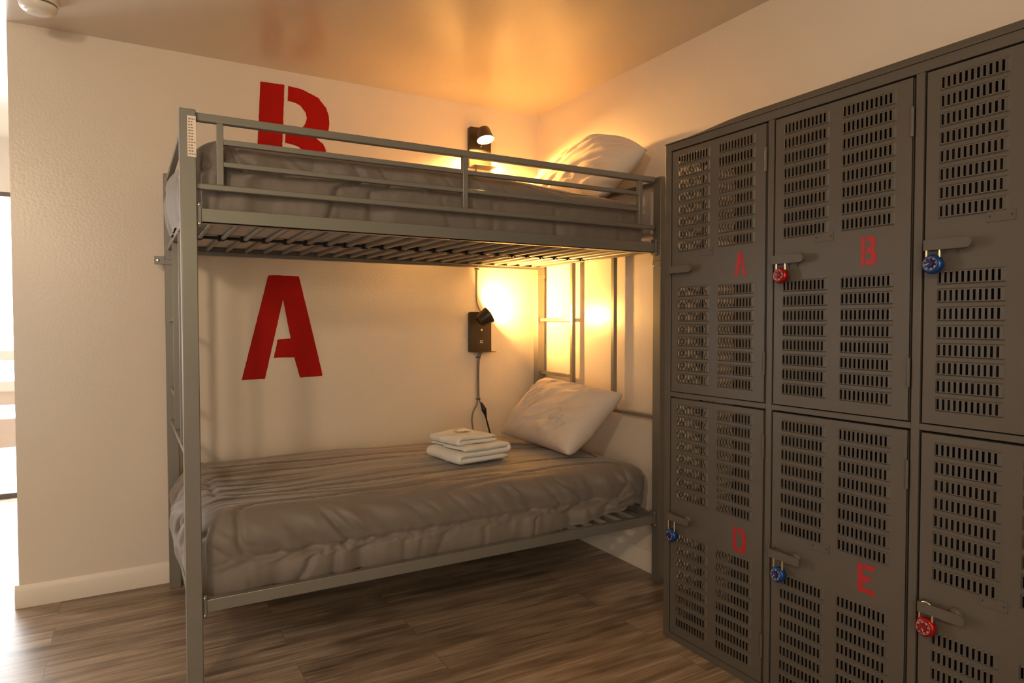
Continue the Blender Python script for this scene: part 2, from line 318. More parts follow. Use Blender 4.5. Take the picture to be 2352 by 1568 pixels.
# side rails with flange and end plates
def side_rail(y0, y1, z0, z1, inner, xs=.0135):
    xa, xb = X0 + PW + xs, X1 - PW - xs
    r = MB().box(xa, xb, y0, y1, z0, z1).box(xa, xb, min(y0, y1 + inner), max(y1, y1 + inner) if inner > 0 else y0, z0, z0 + .003).build('side_rail', M_bed, bed, .003)
    for x in (X0 + PW, X1 - PW - xs):
        p = MB().box(x, x + xs, y0 - .004, y1 + .004, z0 - .014, z1 + .018).build('bracket_plate', M_bed, r, .002)
        for z in (z0 - .006, z1 + .010): MB().lathe([(0, .005), (.004, .004), (.005, 0), (0, 0)], (x + xs / 2, y0 - .004, z), (0, -1, 0), 12).build('bolt', M_bolt, r)
    return r
side_rail(RY0, RY1, 1.525, 1.568, .03)
side_rail(RY0, RY1, .271, .312, .03)
def back_rail(z0, z1):
    return MB().box(X0 + PW, X1 - PW, -.098, -.074, z0, z1).box(X0 + PW, X1 - PW, -.128, -.098, z0 + .012, z0 + .015).build('side_rail', M_bed, bed, .003)
back_rail(1.514, 1.555); back_rail(.271, .312)
# slats: two halves meeting on a middle rail, black end caps
def slats(z, n, x_a, x_b, ymid=-.60):
    MB().box(X0 + PW, X1 - PW, ymid - .008, ymid + .008, z - .006, z + .006).build('centre_rail', M_black, bed, .002)
    proto = None
    for i in range(n):
        x = x_a + (x_b - x_a) * i / (n - 1)
        for (ya, yb, dx) in ((RY1 + .004, ymid - .006, .0), (ymid + .006, -.100, -.010)):
            s = MB().tube([(x + dx, ya, z), (x + dx, yb, z)], .0092, 10).build('slat', M_slat, bed)
            yc = yb if dx == 0 else ya
            MB().tube([(x + dx, yc - .011, z - .001), (x + dx, yc + .011, z - .001)], .0118, 10).build('slat_cap', M_black, s)
slats(1.5375, 23, -1.925, -.105)
slats(.296, 23, -1.925, -.105)
# end frames
def end_frame(xp, sgn):
    xa, xb = (xp - .011, xp + .011)
    ya, yb = YFR + PD, YBK - PD
    bar('end_rail', xa, xb, ya, yb, 1.838, 1.856, bev=.002)
    bar('end_rail', xa, xb, ya, yb, 1.530, 1.556, bev=.002)
    bar('end_rail', xa, xb, ya, yb, .752, .770, bev=.002)
    bar('end_rail', xa, xb, ya, yb, .276, .305, bev=.002)
    for y in (-.425, -.787): bar('ladder_bar', xa, xb, y - .0115, y + .0115, .770, 1.530, bev=.002)
    for z in (1.2195, .9075): bar('ladder_rung', xa + .002, xb - .002, -.4135, yb, z - .0095, z + .0095, bev=.002)
end_frame(-.0375, 1); end_frame(-2.0015, -1)

# ------------------------------------------------------------------ soft bedding
def rounded_block(mb_name, m, box, r, step, disp, open_bottom=True, parent=None):
    (x0, x1), (y0, y1), (z0, z1) = box
    lo = Vector((x0 + r, y0 + r, z0 + (0 if open_bottom else r))); hi = Vector((x1 - r, y1 - r, z1 - r))
    mb = MB(); idx = {}
    def vert(p):
        k = (round(p[0], 4), round(p[1], 4), round(p[2], 4))
        if k in idx: return idx[k]
        p = Vector(p); q = Vector([min(max(p[i], lo[i]), hi[i]) for i in range(3)]); d = p - q
        if d.length < 1e-6: n = Vector((0, 0, 1)); o = p
        else: n = d.normalized(); o = q + n * r
        o = disp(o, n); mb.v.append(o); idx[k] = len(mb.v) - 1; return idx[k]
    nx, ny, nz_ = max(2, int((x1 - x0) / step)), max(2, int((y1 - y0) / step)), max(2, int((z1 - z0) / step))
    gx = [x0 + (x1 - x0) * i / nx for i in range(nx + 1)]; gy = [y0 + (y1 - y0) * i / ny for i in range(ny + 1)]; gz = [z0 + (z1 - z0) * i / nz_ for i in range(nz_ + 1)]
    def grid(A, B, fn):
        for i in range(len(A) - 1):
            for j in range(len(B) - 1):
                mb.f.append((vert(fn(A[i], B[j])), vert(fn(A[i + 1], B[j])), vert(fn(A[i + 1], B[j + 1])), vert(fn(A[i], B[j + 1]))))
    grid(gx, gy, lambda a, b: (a, b, z1))
    if not open_bottom: grid(gx, gy, lambda a, b: (a, b, z0))
    grid(gx, gz, lambda a, b: (a, y0, b)); grid(gx, gz, lambda a, b: (a, y1, b))
    grid(gy, gz, lambda a, b: (x0, a, b)); grid(gy, gz, lambda a, b: (x1, a, b))
    return mb.build(mb_name, m, parent, angle=3.1)

def seam_rr(x, s, xa, xb, sa, sb, rad):
    # distance to the outline of a rounded rectangle in the unrolled cloth
    cx, cs = (xa + xb) / 2, (sa + sb) / 2
    qx = abs(x - cx) - ((xb - xa) / 2 - rad); qs = abs(s - cs) - ((sb - sa) / 2 - rad)
    return abs(math.hypot(max(qx, 0), max(qs, 0)) + min(max(qx, qs), 0) - rad)

def comforter_disp(x0, x1, y0, y1, z0, z1, seed, seams, left_bulge, hem, lift, droop):
    def disp(p, n):
        x, y, z = p; h = z1 - z
        s = (y - y0) if n.z > .6 else -(h)           # distance over the front edge
        side = max(0, -n.y); endl = max(0, -n.x); endr = max(0, n.x); top = max(0, n.z)
        d = 0.012 * nz(x * 1.7, y * 2.2, seed) * (0.3 + top) + 0.006 * nz(x * 4, y * 5 + z * 5, seed + 4)
        # long creases on the top, running with the bed
        c = nz(x * 1.3, y * 17 + 1.2 * nz(x * 2.1, y * 3, seed), seed + 1)
        d += top * (0.0065 * c - 0.011 * max(0, 1 - abs(c) * 6) * sst(-.2, .5, nz(x * 1.1, y * 2.3, seed + 8)))
        # hanging folds on the sides: steep under the front seam, slanting above it
        w = max(side, endl, endr)
        t = (x if side >= max(endl, endr) else y)
        ht = z1 - z0; hs = -seams[0][2]
        under = sst(hs - .01, hs + .03, h)
        sl = (1 - under) * 1.0 + .15
        wob = nz(t * 2.6, h * 3, seed + 5)
        ph = t * 10.5 - h * 8 * sl + .75 * wob
        f = nz(ph, h * 1.6, seed + 2)
        g = nz(t * 24 - h * 9 * sl + wob, h * 4, seed + 3)
        rg = 1 - min(1, abs(nz(t * 8.5 - h * 7 * sl + .6 * wob, h * 1.8, seed + 12)) * 4.5)
        amp = 0.35 + 0.65 * sst(-.35, .25, nz(t * 2.0, h * 2, seed + 6))
        low = sst(0.015, .08, h) * (1.0 - .2 * under)
        d += w * low * amp * (0.028 * f + 0.008 * g - 0.022 * rg * rg)
        d += w * 0.005 * sst(hs, hs + .06, h) * (1 - sst(ht - .05, ht, h))
        d += side * .008 * math.exp(-((h - hs * .55) / .05) ** 2)
        # gathers along the front seam
        d += side * .003 * nz(t * 34 + wob, 0, seed + 21) * math.exp(-((h - hs) / .028) ** 2)
        # quilting seams
        for (xa, xb, sa, sb) in seams:
            k = seam_rr(x, s, xa, xb, sa, sb, .075)
            d -= 0.013 * math.exp(-(k / .010) ** 2)
            if k < .05: d += 0.0035 * nz(x * 55, s * 55, seed + 7) * (1 - k / .05)
        q = Vector((x, y, z)) + n * d
        yy = (y - y0) / (y1 - y0)
        q.x -= left_bulge * endl * math.sin(PI * min(1, max(0, (yy - .04) / .92))) * (0.6 + .4 * math.sin(PI * min(1, h / (z1 - z0))))
        q.x += .034 * endr * math.sin(PI * min(1, max(0, (yy + .03) / 1.03))) ** .5 * math.sin(PI * min(1, max(0, h / (z1 - z0) * .97)))
        if hem: q.z += hem * (nz(t * 7, 0, seed + 9) + .5 * nz(t * 19, 0, seed + 10)) * sst(.6, 1, h / (z1 - z0)) * w
        # the top is a little lower towards both ends
        q.z -= top * (0.014 * sst(x1 - .35, x1, x) + droop * sst(x1 - 1.1, x1 - .1, x)) 
        q.x = min(q.x, x1 + .034); q.y = max(q.y, -1.1035 - .02 * (z1 < 1) * sst(.318, .345, q.z) * (1 - sst(x1 - .2, x1 - .1, x)) * sst(x0 + .03, x0 + .12, x))
        q.z += lift * sst(-.62, -.12, x) * side * sst(.7, 1, h / (z1 - z0))
        return q
    return disp

# mattresses
tag(rounded_block('mattress', M_matt, ((-1.93, -.115), (-1.020, -.09), (1.549, 1.715)), .035, .03, lambda p, n: p + n * .003 * nz(p.x * 20, p.y * 20, p.z * 20), False),
    'pale grey mattress on the slats of the upper bunk', 'mattress')
tag(rounded_block('mattress', M_matt, ((-1.93, -.115), (-1.020, -.09), (.3075, .47)), .035, .03, lambda p, n: p + n * .003 * nz(p.x * 20, p.y * 20, p.z * 20), False),
    'mattress on the slats of the lower bunk, under its comforter', 'mattress')
# comforters
bx = ((-1.985, -.056), (-1.088, -.045), (.300, .572))
o = rounded_block('comforter', M_comf, bx, .105, .0075,
    comforter_disp(-1.985, -.056, -1.088, -.045, .300, .572, 11.3, [(-1.86, -.20, -.165, .105), (-1.90, -.16, .24, .62), (-1.90, -.16, .75, .98)], .055, .012, .06, .020))
tag(o, 'rumpled taupe comforter spread over the lower bunk', 'comforter')
bx = ((-1.985, -.062), (-1.080, -.055), (1.549, 1.822))
o = rounded_block('comforter', M_comf, bx, .105, .0075,
    comforter_disp(-1.985, -.062, -1.080, -.055, 1.549, 1.822, 31.7, [(-1.86, -.20, -.110, .20), (-1.90, -.16, .34, .70)], .05, .012, .0, .040))
tag(o, 'rumpled taupe comforter spread over the upper bunk behind the guard rail', 'comforter')

def pillow(corners, T, seed, label, crown=0.0, ears=.05):
    # corners: bottom far, bottom near, top near, top far
    P = [Vector(c) for c in corners]; n = 64
    C = sum(P, Vector()) / 4
    N = ((P[1] - P[0]).cross(P[3] - P[0])).normalized()
    if N.dot(Vector((-2.17, -3.46, 1.2)) - C) < 0: N = -N
    mb = MB(); 
    def pt(i, j, sg):
        u = -1 + 2 * i / n; v = -1 + 2 * j / n
        pu = u * (1 - ears * (1 - v * v) * abs(u)); pv = v * (1 - ears * 1.3 * (1 - u * u) * abs(v))
        a, b_ = (pu + 1) / 2, (pv + 1) / 2
        q = P[0] * (1 - a) * (1 - b_) + P[1] * a * (1 - b_) + P[2] * a * b_ + P[3] * (1 - a) * b_
        e = max(0, (1 - abs(u) ** 2.4) * (1 - abs(v) ** 2.4)); h = T * e ** .40
        w = 0
        if 0 < i < n and 0 < j < n:
            r1 = math.hypot(u + 1, v + 1); r2 = math.hypot(u - 1, v + 1); th = math.atan2(v + 1, u + 1)
            w += .016 * nz(th * 9, r1 * .8, seed) * math.exp(-r1 * .9) * sst(0, .3, r1)
            th2 = math.atan2(v - 1, u - 1); w += .010 * nz(th2 * 8, 0.6, seed + 3) * math.exp(-math.hypot(u - 1, v - 1) * .9)
            k = nz(u * 1.0 + v * 1.6 + .3 * nz(u * 2, v * 2, seed), (u * 1.6 - v) * 5.0, seed + 5)
            w += .009 * k - .014 * max(0, 1 - abs(k) * 7) * sst(-.1, .4, nz(u * 1.4, v * 1.4, seed + 8))
            w += .006 * nz(u * 4, v * 4, seed + 6) + .010 * nz(u * 1.5, v * 1.5, seed + 16)
            w *= 1.35 * min(1, e * 3)
        q = q + N * sg * (h + w) + Vector((0, 0, crown * (1 - u * u) * (1 + .45 * u) * (v + 1) / 2))
        return q
    for sg in (1, -1):
        o = len(mb.v)
        for i in range(n + 1):
            for j in range(n + 1): mb.v.append(pt(i, j, sg))
        for i in range(n):
            for j in range(n): mb.f.append(tuple(o + q for q in (i * (n + 1) + j, (i + 1) * (n + 1) + j, (i + 1) * (n + 1) + j + 1, i * (n + 1) + j + 1)))
    ob = mb.build('pillow', M_pil, None, angle=3.1, weld=True)
    tag(ob, label, 'pillow'); return ob
pillow([(-.385, -.235, .590), (-.400, -.905, .585), (-.125, -.965, .862), (-.115, -.275, .888)], .108, 2.1, 'light taupe pillow leaning on the head end of the lower bunk')
pillow([(-.28, -.12, 1.81), (-.29, -1.00, 1.79), (-.10, -1.10, 1.992), (-.10, -.30, 1.985)], .105, 8.4, 'light taupe pillow leaning on the wall at the head of the upper bunk', .105)

# ------------------------------------------------------------------ folded towels
def towel(name, label, c, rot, a, d, layers, t, seed):
    # one folded cloth: zigzag profile in x-z, carried along y, softened at both ends
    pitch = t * 1.06; path = []; r = pitch / 2
    for k in range(layers):
        z = t / 2 + k * pitch; sg = -1 if k % 2 == 0 else 1
        aa = a / 2 - .010 * (k % 2) - .004 * k
        n = 16
        path += [((-sg) * aa * (1 - 2 * i / n), z) for i in range(n + 1)]
        if k < layers - 1: path += [(sg * aa + sg * r * math.sin(PI * i / 6), z + r - r * math.cos(PI * i / 6)) for i in range(1, 6)]
    P = [Vector((p[0], 0, p[1])) for p in path]; m = len(P); mb = MB(); ny = 34; loops = []
    for j in range(ny + 1):
        v = -1 + 2 * j / ny; e = max(0, (abs(v) - .90) / .10); hh = (t / 2) * math.sqrt(max(0.0004, 1 - e * e)); lp = []
        for side in (1, -1):
            for i in (range(m) if side == 1 else range(m - 1, -1, -1)):
                T = (P[min(i + 1, m - 1)] - P[max(i - 1, 0)]).normalized(); N = Vector((-T.z, 0, T.x))
                he = hh * (math.sqrt(max(.05, min(1, i / 2, (m - 1 - i) / 2))))
                q = P[i] + N * side * he; y = v * d / 2
                q = Vector((q.x, y, q.z)); lay = i / m * layers
                q.x += .010 * nz(y * 7 + seed, lay * .7, 1) + .004 * nz(y * 25, lay, seed); q.y += .010 * nz(q.x * 7, lay * .9, seed + 2) + .003 * nz(q.x * 30, lay, seed)
                q.z = max(.0015, q.z * (1 + .25 * nz(q.x * 7 + seed, q.y * 7, 3)) + .002 * nz(q.x * 30, q.y * 30, seed) * (q.z > .01))
                lp.append(q)
        loops.append(lp)
    cr, sr = math.cos(rot), math.sin(rot); n = len(loops[0])
    for lp in loops:
        for q in lp: mb.v.append(Vector((c[0] + q.x * cr - q.y * sr, c[1] + q.x * sr + q.y * cr, c[2] + q.z)))
    for j in range(ny):
        for i in range(n): mb.f.append((j * n + i, j * n + (i + 1) % n, (j + 1) * n + (i + 1) % n, (j + 1) * n + i))
    for j in (0, ny):
        for i in range(m - 1): mb.f.append((j * n + i, j * n + i + 1, j * n + n - 2 - i, j * n + n - 1 - i))
    return tag(mb.build(name, M_towel, None, angle=3.1), label, 'towel')
TC = (-.795, -.665, .577); TR = math.radians(8)
towel('bath_towel', 'white bath towel folded thick at the bottom of the stack on the lower bunk', TC, TR, .262, .285, 3, .0235, 3.0)
towel('hand_towel', 'smaller white folded towel on top of the bath towel', (TC[0] - .014, TC[1] + .020, TC[2] + .0755), TR + .06, .215, .232, 2, .0175, 7.0)
sp = MB()
pw, pd = .085, .040
for k in range(11):
    u = k / 10; h = .008 * math.sin(PI * min(1, max(0, (u - .08) / .84))) ** .5 if .08 < u < .92 else .001
    for (yy, zz) in ((-1, 0), (-.8, .8), (0, 1), (.8, .8), (1, 0)): sp.v.append(Vector(((u - .5) * pw, yy * pd / 2 * (1.08 if u < .1 or u > .9 else 1), zz * h + .002 * nz(u * 9, yy * 3))))
for k in range(10):
    for j in range(4): sp.f.append((k * 5 + j, (k + 1) * 5 + j, (k + 1) * 5 + j + 1, k * 5 + j + 1))
    sp.f.append((k * 5 + 4, (k + 1) * 5 + 4, (k + 1) * 5, k * 5))
mt = Matrix.Translation((TC[0] - .02, TC[1] + .035, TC[2] + .119)) @ Matrix.Rotation(.35, 4, 'Z') @ Matrix.Rotation(.04, 4, 'Y')
sp.v = [mt @ v for v in sp.v]
tag(sp.build('soap_packet', M_paper, None), 'small white wrapped packet lying on top of the towel stack', 'packet')

# ------------------------------------------------------------------ bunk wall lamps
def wall_lamp(zc, head_c, axis, label, power):
    px = -.404
    r = empty('wall_lamp', (px, 0, zc), label, 'wall lamp', 'black reading lamps on the back wall')
    def rr(w, h, rad, n=5):
        out = []
        for (cx, cz, a0) in ((w / 2 - rad, h / 2 - rad, 0), (-w / 2 + rad, h / 2 - rad, 90), (-w / 2 + rad, -h / 2 + .002, 180), (w / 2 - rad, -h / 2 + .002, 270)):
            rd = rad if a0 < 180 else .002
            cx = cx if a0 < 180 else math.copysign(w / 2 - .002, cx)
            out += [(cx + rd * math.cos(math.radians(a0 + 90 * i / n)), cz + rd * math.sin(math.radians(a0 + 90 * i / n))) for i in range(n + 1)]
        return out
    MB().prism(rr(.139, .228, .012), ((px, 0, zc), (1, 0, 0), (0, 0, 1), (0, -1, 0)), .024).build('back_plate', M_lamp, r, .0015)
    MB().prism([(-.069, 0), (.069, 0), (.069, .088), (.060, .097), (-.060, .097), (-.069, .088)], ((px, -.0, zc - .1175), (1, 0, 0), (0, -1, 0), (0, 0, 1)), .0035).build('phone_shelf', M_lamp, r, .001)
    MB().lathe([(0, .008), (.0065, .0075), (.0075, .006), (.0075, 0)], (px + .002, -.024, zc + .010), (0, -1, 0), 20).build('switch_button', M_chrome, r)
    u = MB().box(px - .004, px + .014, -.0255, -.024, zc - .067, zc - .051).build('usb_port', M_chrome, r, .0008)
    MB().box(px - .001, px + .011, -.0262, -.0255, zc - .063, zc - .055).build('usb_slot', M_black, u)
    ax = Vector(axis).normalized(); hc = Vector(head_c)
    MB().tube([(px, -.020, zc + .070), (px, -.050, zc + .070), hc], .008, 12).build('swivel_joint', M_lamp, r)
    hd = MB().lathe([(0, -.036), (.026, -.036), (.031, -.034), (.034, -.029), (.049, .036), (.0478, .0368), (.0465, .034), (.034, -.02), (0, -.02)], hc, ax, 48).build('lamp_head', M_lamp, r)
    MB().lathe([(0, .026), (.043, .026), (.043, .022), (0, .022)], hc, ax, 40).build('diffuser', M_glow, hd)
    L = light('lamp_bulb', 'AREA', hc + ax * .0275, power, LAMP_COL, ax, shape='DISK', size=.084, spread=2.85)
    L.parent = hd; L.location = hc + ax * .0275 - Vector(r.location)
    return r
wall_lamp(1.1515, (-.414, -.088, 1.230), (.81, -.20, .53), 'black reading lamp over the lower bunk, its head turned sideways', 13.0)
wall_lamp(2.2045, (-.414, -.095, 2.264), (.044, -.307, -.953), 'black reading lamp over the upper bunk, its head tipped down', 25.0)

def spline(pts, n=8):
    P = [Vector(p) for p in pts]; P = [P[0] * 2 - P[1]] + P + [P[-1] * 2 - P[-2]]; out = []
    for i in range(1, len(P) - 2):
        for k in range(n):
            t = k / n; a, b_, c, d = P[i - 1:i + 3]
            out.append(.5 * ((2 * b_) + (c - a) * t + (2 * a - 5 * b_ + 4 * c - d) * t * t + (3 * b_ - a - 3 * c + d) * t ** 3))
    out.append(P[-2]); return out
def clip(x, z, par, w=.012):
    return MB().box(x - w, x + w, -.016, 0, z - .003, z + .003).build('cable_clip', M_black, par, .001)
c1 = empty('power_cord', (-.42, 0, 1.5), 'grey cord running from the upper lamp down the wall past the lower lamp', 'cord')
MB().tube(spline([(-.423, -.008, 2.088), (-.421, -.007, 1.95), (-.419, -.007, 1.70), (-.419, -.007, 1.52), (-.420, -.007, 1.40), (-.420, -.008, 1.331), (-.412, -.01, 1.295), (-.398, -.012, 1.268), (-.392, -.012, 1.255)]), .0042, 8).build('cord', M_cord, c1)
MB().tube(spline([(-.402, -.012, 1.034), (-.413, -.008, 1.008), (-.417, -.007, .96), (-.418, -.007, .85), (-.418, -.008, .765), (-.425, -.01, .725), (-.447, -.011, .690), (-.456, -.011, .640), (-.448, -.012, .585), (-.441, -.012, .540), (-.441, -.02, .50)]), .0042, 8).build('cord', M_cord, c1)
clip(-.419, 1.512, c1); clip(-.414, 1.003, c1); clip(-.413, .760, c1)
c2 = empty('power_cord', (-.40, 0, .9), 'cord hanging below the lower lamp with a black inline plug', 'cord')
MB().tube(spline([(-.388, -.012, 1.034), (-.400, -.009, 1.008), (-.407, -.007, .96), (-.409, -.007, .85), (-.407, -.008, .765), (-.400, -.012, .735)]), .0042, 8).build('cord', M_cord, c2)
MB().tube(spline([(-.398, -.014, .738), (-.384, -.015, .710), (-.374, -.016, .680), (-.366, -.016, .650)]), lambda t: .006 + .006 * math.sin(PI * min(1, t * 1.1)) + (.003 if .40 < t < .55 else 0), 12).build('inline_plug', M_black, c2)
MB().tube(spline([(-.367, -.016, .652), (-.352, -.014, .600), (-.336, -.014, .550), (-.312, -.018, .516), (-.29, -.03, .50)]), .0048, 8).build('plug_cable', M_black, c2)

# ------------------------------------------------------------------ lockers
LX = -.398                      # front plane
LH = 1.872
cols = [-1.582, -2.041, -2.500]  # left edge of each door (towards the bed)
DW, DHT = .425, .892
zb = [.948, .030]
LY0, LY1 = -1.546, -2.500 - DW - .036
lock_root = empty('locker_bank', (-.2, -2.24, 0), 'bank of dark grey metal lockers with louvred doors along the right wall', 'lockers')
fr = MB()
FT = .022
edges = [LY0]
def ybox(mb, ya, yb_, z0, z1, x0=LX, x1=LX + FT): mb.box(x0, x1, min(ya, yb_), max(ya, yb_), z0, z1)
gap = .0062
ybox(fr, LY0, cols[0] + gap, 0, LH)
for i in (0, 1): ybox(fr, cols[i] - DW - gap, cols[i + 1] + gap, .0255, LH - .0275)
ybox(fr, cols[2] - DW - gap, LY1, 0, LH)
ybox(fr, cols[0] + gap, cols[2] - DW - gap, LH - .0275, LH); ybox(fr, cols[0] + gap, cols[2] - DW - gap, 0, .0255)
for i in range(3): ybox(fr, cols[i] + gap, cols[i] - DW - gap, .9265, .9435)
fr.build('front_frame', M_lock, lock_root, .0015)
ins = MB()
ins.box(-.004, 0, LY1, LY0, 0, LH)
for i in (0, 1): ins.box(LX + FT, -.004, cols[i + 1] + .014, cols[i + 1] + .017, 0, LH)
ins.box(LX + FT, -.004, LY1, LY1 + .003, 0, LH)
ins.box(LX + FT, -.004, LY1 + .003, LY0 - .003, .933, .937)
ins.box(LX + FT, -.004, LY1 + .003, LY0 - .003, .004, .008)
ins.build('carcass', M_lockin, lock_root)
# perforated end panel facing the bed
ep = MB(); PX0, PX1, PZ1 = LX + FT, -.004, LH
ep.box(PX0, PX1, LY0 - .0015, LY0, 0, .05).box(PX0, PX1, LY0 - .0015, LY0, PZ1 - .05, PZ1).box(PX0, PX0 + .012, LY0 - .0015, LY0, .05, PZ1 - .05).box(PX1 - .02, PX1, LY0 - .0015, LY0, .05, PZ1 - .05)
ep.box(-.215, -.199, LY0 - .0015, LY0, .05, PZ1 - .05)
dw, dh = .017, .046
def strand(x_, z_, sg):         # one diagonal strand of the mesh, clipped to the panel
    x0_, z0_ = x_, z_
    pts = []
    while z0_ < PZ1 - .05 + 1e-6 and PX0 - .001 <= x0_ <= PX1 + .001:
        pts.append((x0_, z0_)); x0_ += sg * dw / 2; z0_ += dh / 2
    for (a_, b_) in zip(pts, pts[1:]):
        L_ = math.hypot(b_[0] - a_[0], b_[1] - a_[1]); nx_, nz2 = -(b_[1] - a_[1]) / L_ * .0017, (b_[0] - a_[0]) / L_ * .0017
        ep.add([(a_[0] - nx_, LY0 - .0008, a_[1] - nz2), (b_[0] - nx_, LY0 - .0008, b_[1] - nz2), (b_[0] + nx_, LY0 + .0004, b_[1] + nz2), (a_[0] + nx_, LY0 + .0004, a_[1] + nz2)], [(0, 1, 2, 3)])
nxx = int((PX1 - PX0) / dw)
for i in range(nxx + 1):
    for sg in (1, -1): strand(PX0 + i * dw, .05, sg)
k_ = 1
while .05 + k_ * dh < PZ1 - .05:
    strand(PX0, .05 + k_ * dh, 1); strand(PX0 + nxx * dw, .05 + k_ * dh, -1); k_ += 1
ep.build('end_panel', M_lock, lock_root, smooth=False)
# top sheet, bowed up at the back
tp = MB(); N_ = 24
for k in range(N_ + 1):
    y = LY0 + (LY1 - LY0) * k / N_; rise = .020 * sst(LY0 - .01, LY0 - .42, -0 + y) if False else .021 * sst(0, .38, LY0 - y)
    for (xx, zz) in ((LX - .004, LH), (LX - .004, LH + .003), (LX + .012, LH + .004 + rise), (0, LH + .004 + rise), (0, LH)): tp.v.append(Vector((xx, y, zz)))
for k in range(N_):
    for j in range(5): tp.f.append((k * 5 + j, (k + 1) * 5 + j, (k + 1) * 5 + (j + 1) % 5, k * 5 + (j + 1) % 5))
tp.f += [(0, 1, 2, 3, 4), tuple(N_ * 5 + q for q in (4, 3, 2, 1, 0))]
tp.build('top_panel', M_lock, lock_root)

def door_mesh():
    rows = []
    for t0 in (.867, .383):
        for k in range(8): rows.append((t0 - k * .0455 - .0275, t0 - k * .0455))
    rows = sorted(rows)
    zs = [(0, 0, 0)]
    for z0, z1 in rows: zs += [(z0 - .0048, 0, 0), (z0 - .0012, 1, 0), (z0 + .0005, 1, 1), (z1 - .0005, 1, 1), (z1 + .0012, 1, 0), (z1 + .0048, 0, 0)]
    zs.append((DHT, 0, 0))
    ys = [(0, 0, 0)]
    for b0 in (.035, .230):
        ys.append((b0 - .002, 0, 0)); ys.append((b0 + .002, 1, 0))
        p = .15 / 11.35
        for k in range(11): ys += [(b0 + .0035 + p * k, 1, 1), (b0 + .0035 + p * k + .0051, 1, 2)]
        ys.append((b0 + .1485, 1, 0)); ys.append((b0 + .1525, 0, 0))
    ys.append((DW, 0, 0))
    mb = MB(); nzz = len(zs)
    for (y, ry, hy) in ys:
        for (z, rz, hz) in zs:
            up = .0042 if (ry and rz) else 0
            if up and hy == 1: up = .0052        # free edge of each louvre lifts a little
            if up and hy == 2: up = .0032
            mb.v.append(Vector((-up, -y, z)))
    for i in range(len(ys) - 1):
        for j in range(nzz - 1):
            hole = ys[i][2] == 1 and ys[i + 1][2] == 2 and zs[j][2] == 1 and zs[j + 1][2] == 1 and zs[j + 1][0] - zs[j][0] < .03
            if not hole: mb.f.append((i * nzz + j, (i + 1) * nzz + j, (i + 1) * nzz + j + 1, i * nzz + j + 1))
    # returned edges
    e = .016
    for (A, B) in (((0, 0), (0, DHT)), ((DW, 0), (DW, DHT)), ((0, 0), (DW, 0)), ((0, DHT), (DW, DHT))):
        mb.add([(0, -A[0], A[1]), (0, -B[0], B[1]), (e, -B[0], B[1]), (e, -A[0], A[1])], [(0, 1, 2, 3)])
    return mb
door_src = None
def handle_parts(door, oy, oz):
    # flat lever standing off the door, its free end rounded, bent back at the frame side
    z0, z1 = .437, .463
    mb = MB(); poly = [(.015, z0), (.110, z0)] + arc(.114, .450, .012, .013, -80, 80, 10) + [(.110, z1), (.015, z1)]
    mb.prism(poly, ((LX - .030, oy, oz), (0, -1, 0), (0, 0, 1), (-1, 0, 0)), .003)
    mb.box(LX - .030, LX + .004, oy - .018, oy - .015, oz + z0, oz + z1)
    h = mb.build('handle', M_lock, door, .0008)
    mb2 = MB().lathe([(.016, 0), (.015, .006), (.010, .011), (.006, .013), (.006, .030)], (LX, oy - .092, oz + .452), (-1, 0, 0), 20)
    mb2.build('handle_post', M_lock, h)
    return h
STENCIL = {
 'A': [[(0, 0), (.012, 0), (.022, .030), (.030, .060), (.027, .083), (.014, .083)], [(.031, .078), (.036, .070), (.044, .020), (.053, .018), (.052, .004), (.044, 0), (.036, .003), (.029, .036)]],
 'B': [[(0, 0), (.013, 0), (.011, .081), (0, .081)], [(.016, .081), (.032, .080)] + arc(.032, .060, .011, .019, 70, -60, 8) + [(.042, .040)] + arc(.034, .020, .012, .020, 60, -80, 8) + [(.016, .000), (.016, .014), (.028, .015), (.030, .021), (.028, .032), (.016, .034), (.016, .049), (.028, .050), (.030, .057), (.027, .066), (.016, .068)]],
 'D': [[(0, 0), (.014, 0), (.014, .080), (0, .080)], [(.017, .080), (.034, .079)] + arc(.038, .062, .016, .017, 80, 0, 6) + arc(.038, .016, .016, .017, 0, -80, 6) + [(.017, -.001), (.017, .013), (.034, .014), (.039, .019), (.039, .060), (.034, .066), (.017, .067)]],
 'E': [[(0, 0), (.016, 0), (.016, .080), (0, .080)], [(.019, .080), (.049, .080), (.049, .066), (.019, .066)], [(.016, .048), (.037, .048), (.037, .032), (.016, .032)], [(.016, .014), (.049, .014), (.049, -.002), (.016, 0)]],
}
def hinge(door, oy, z0, z1):
    y = oy - DW - .001
    h = MB().tube([(LX - .004, y, z0), (LX - .004, y, z1)], .0042, 10).build('hinge', M_lock, door)
    for k in range(1, 5): 
        z = z0 + (z1 - z0) * k / 5; MB().tube([(LX - .004, y, z - .001), (LX - .004, y, z + .001)], .0047, 10).build('hinge_knuckle', M_lock, h)
letters = [['A', 'B', None], ['D', 'E', None]]
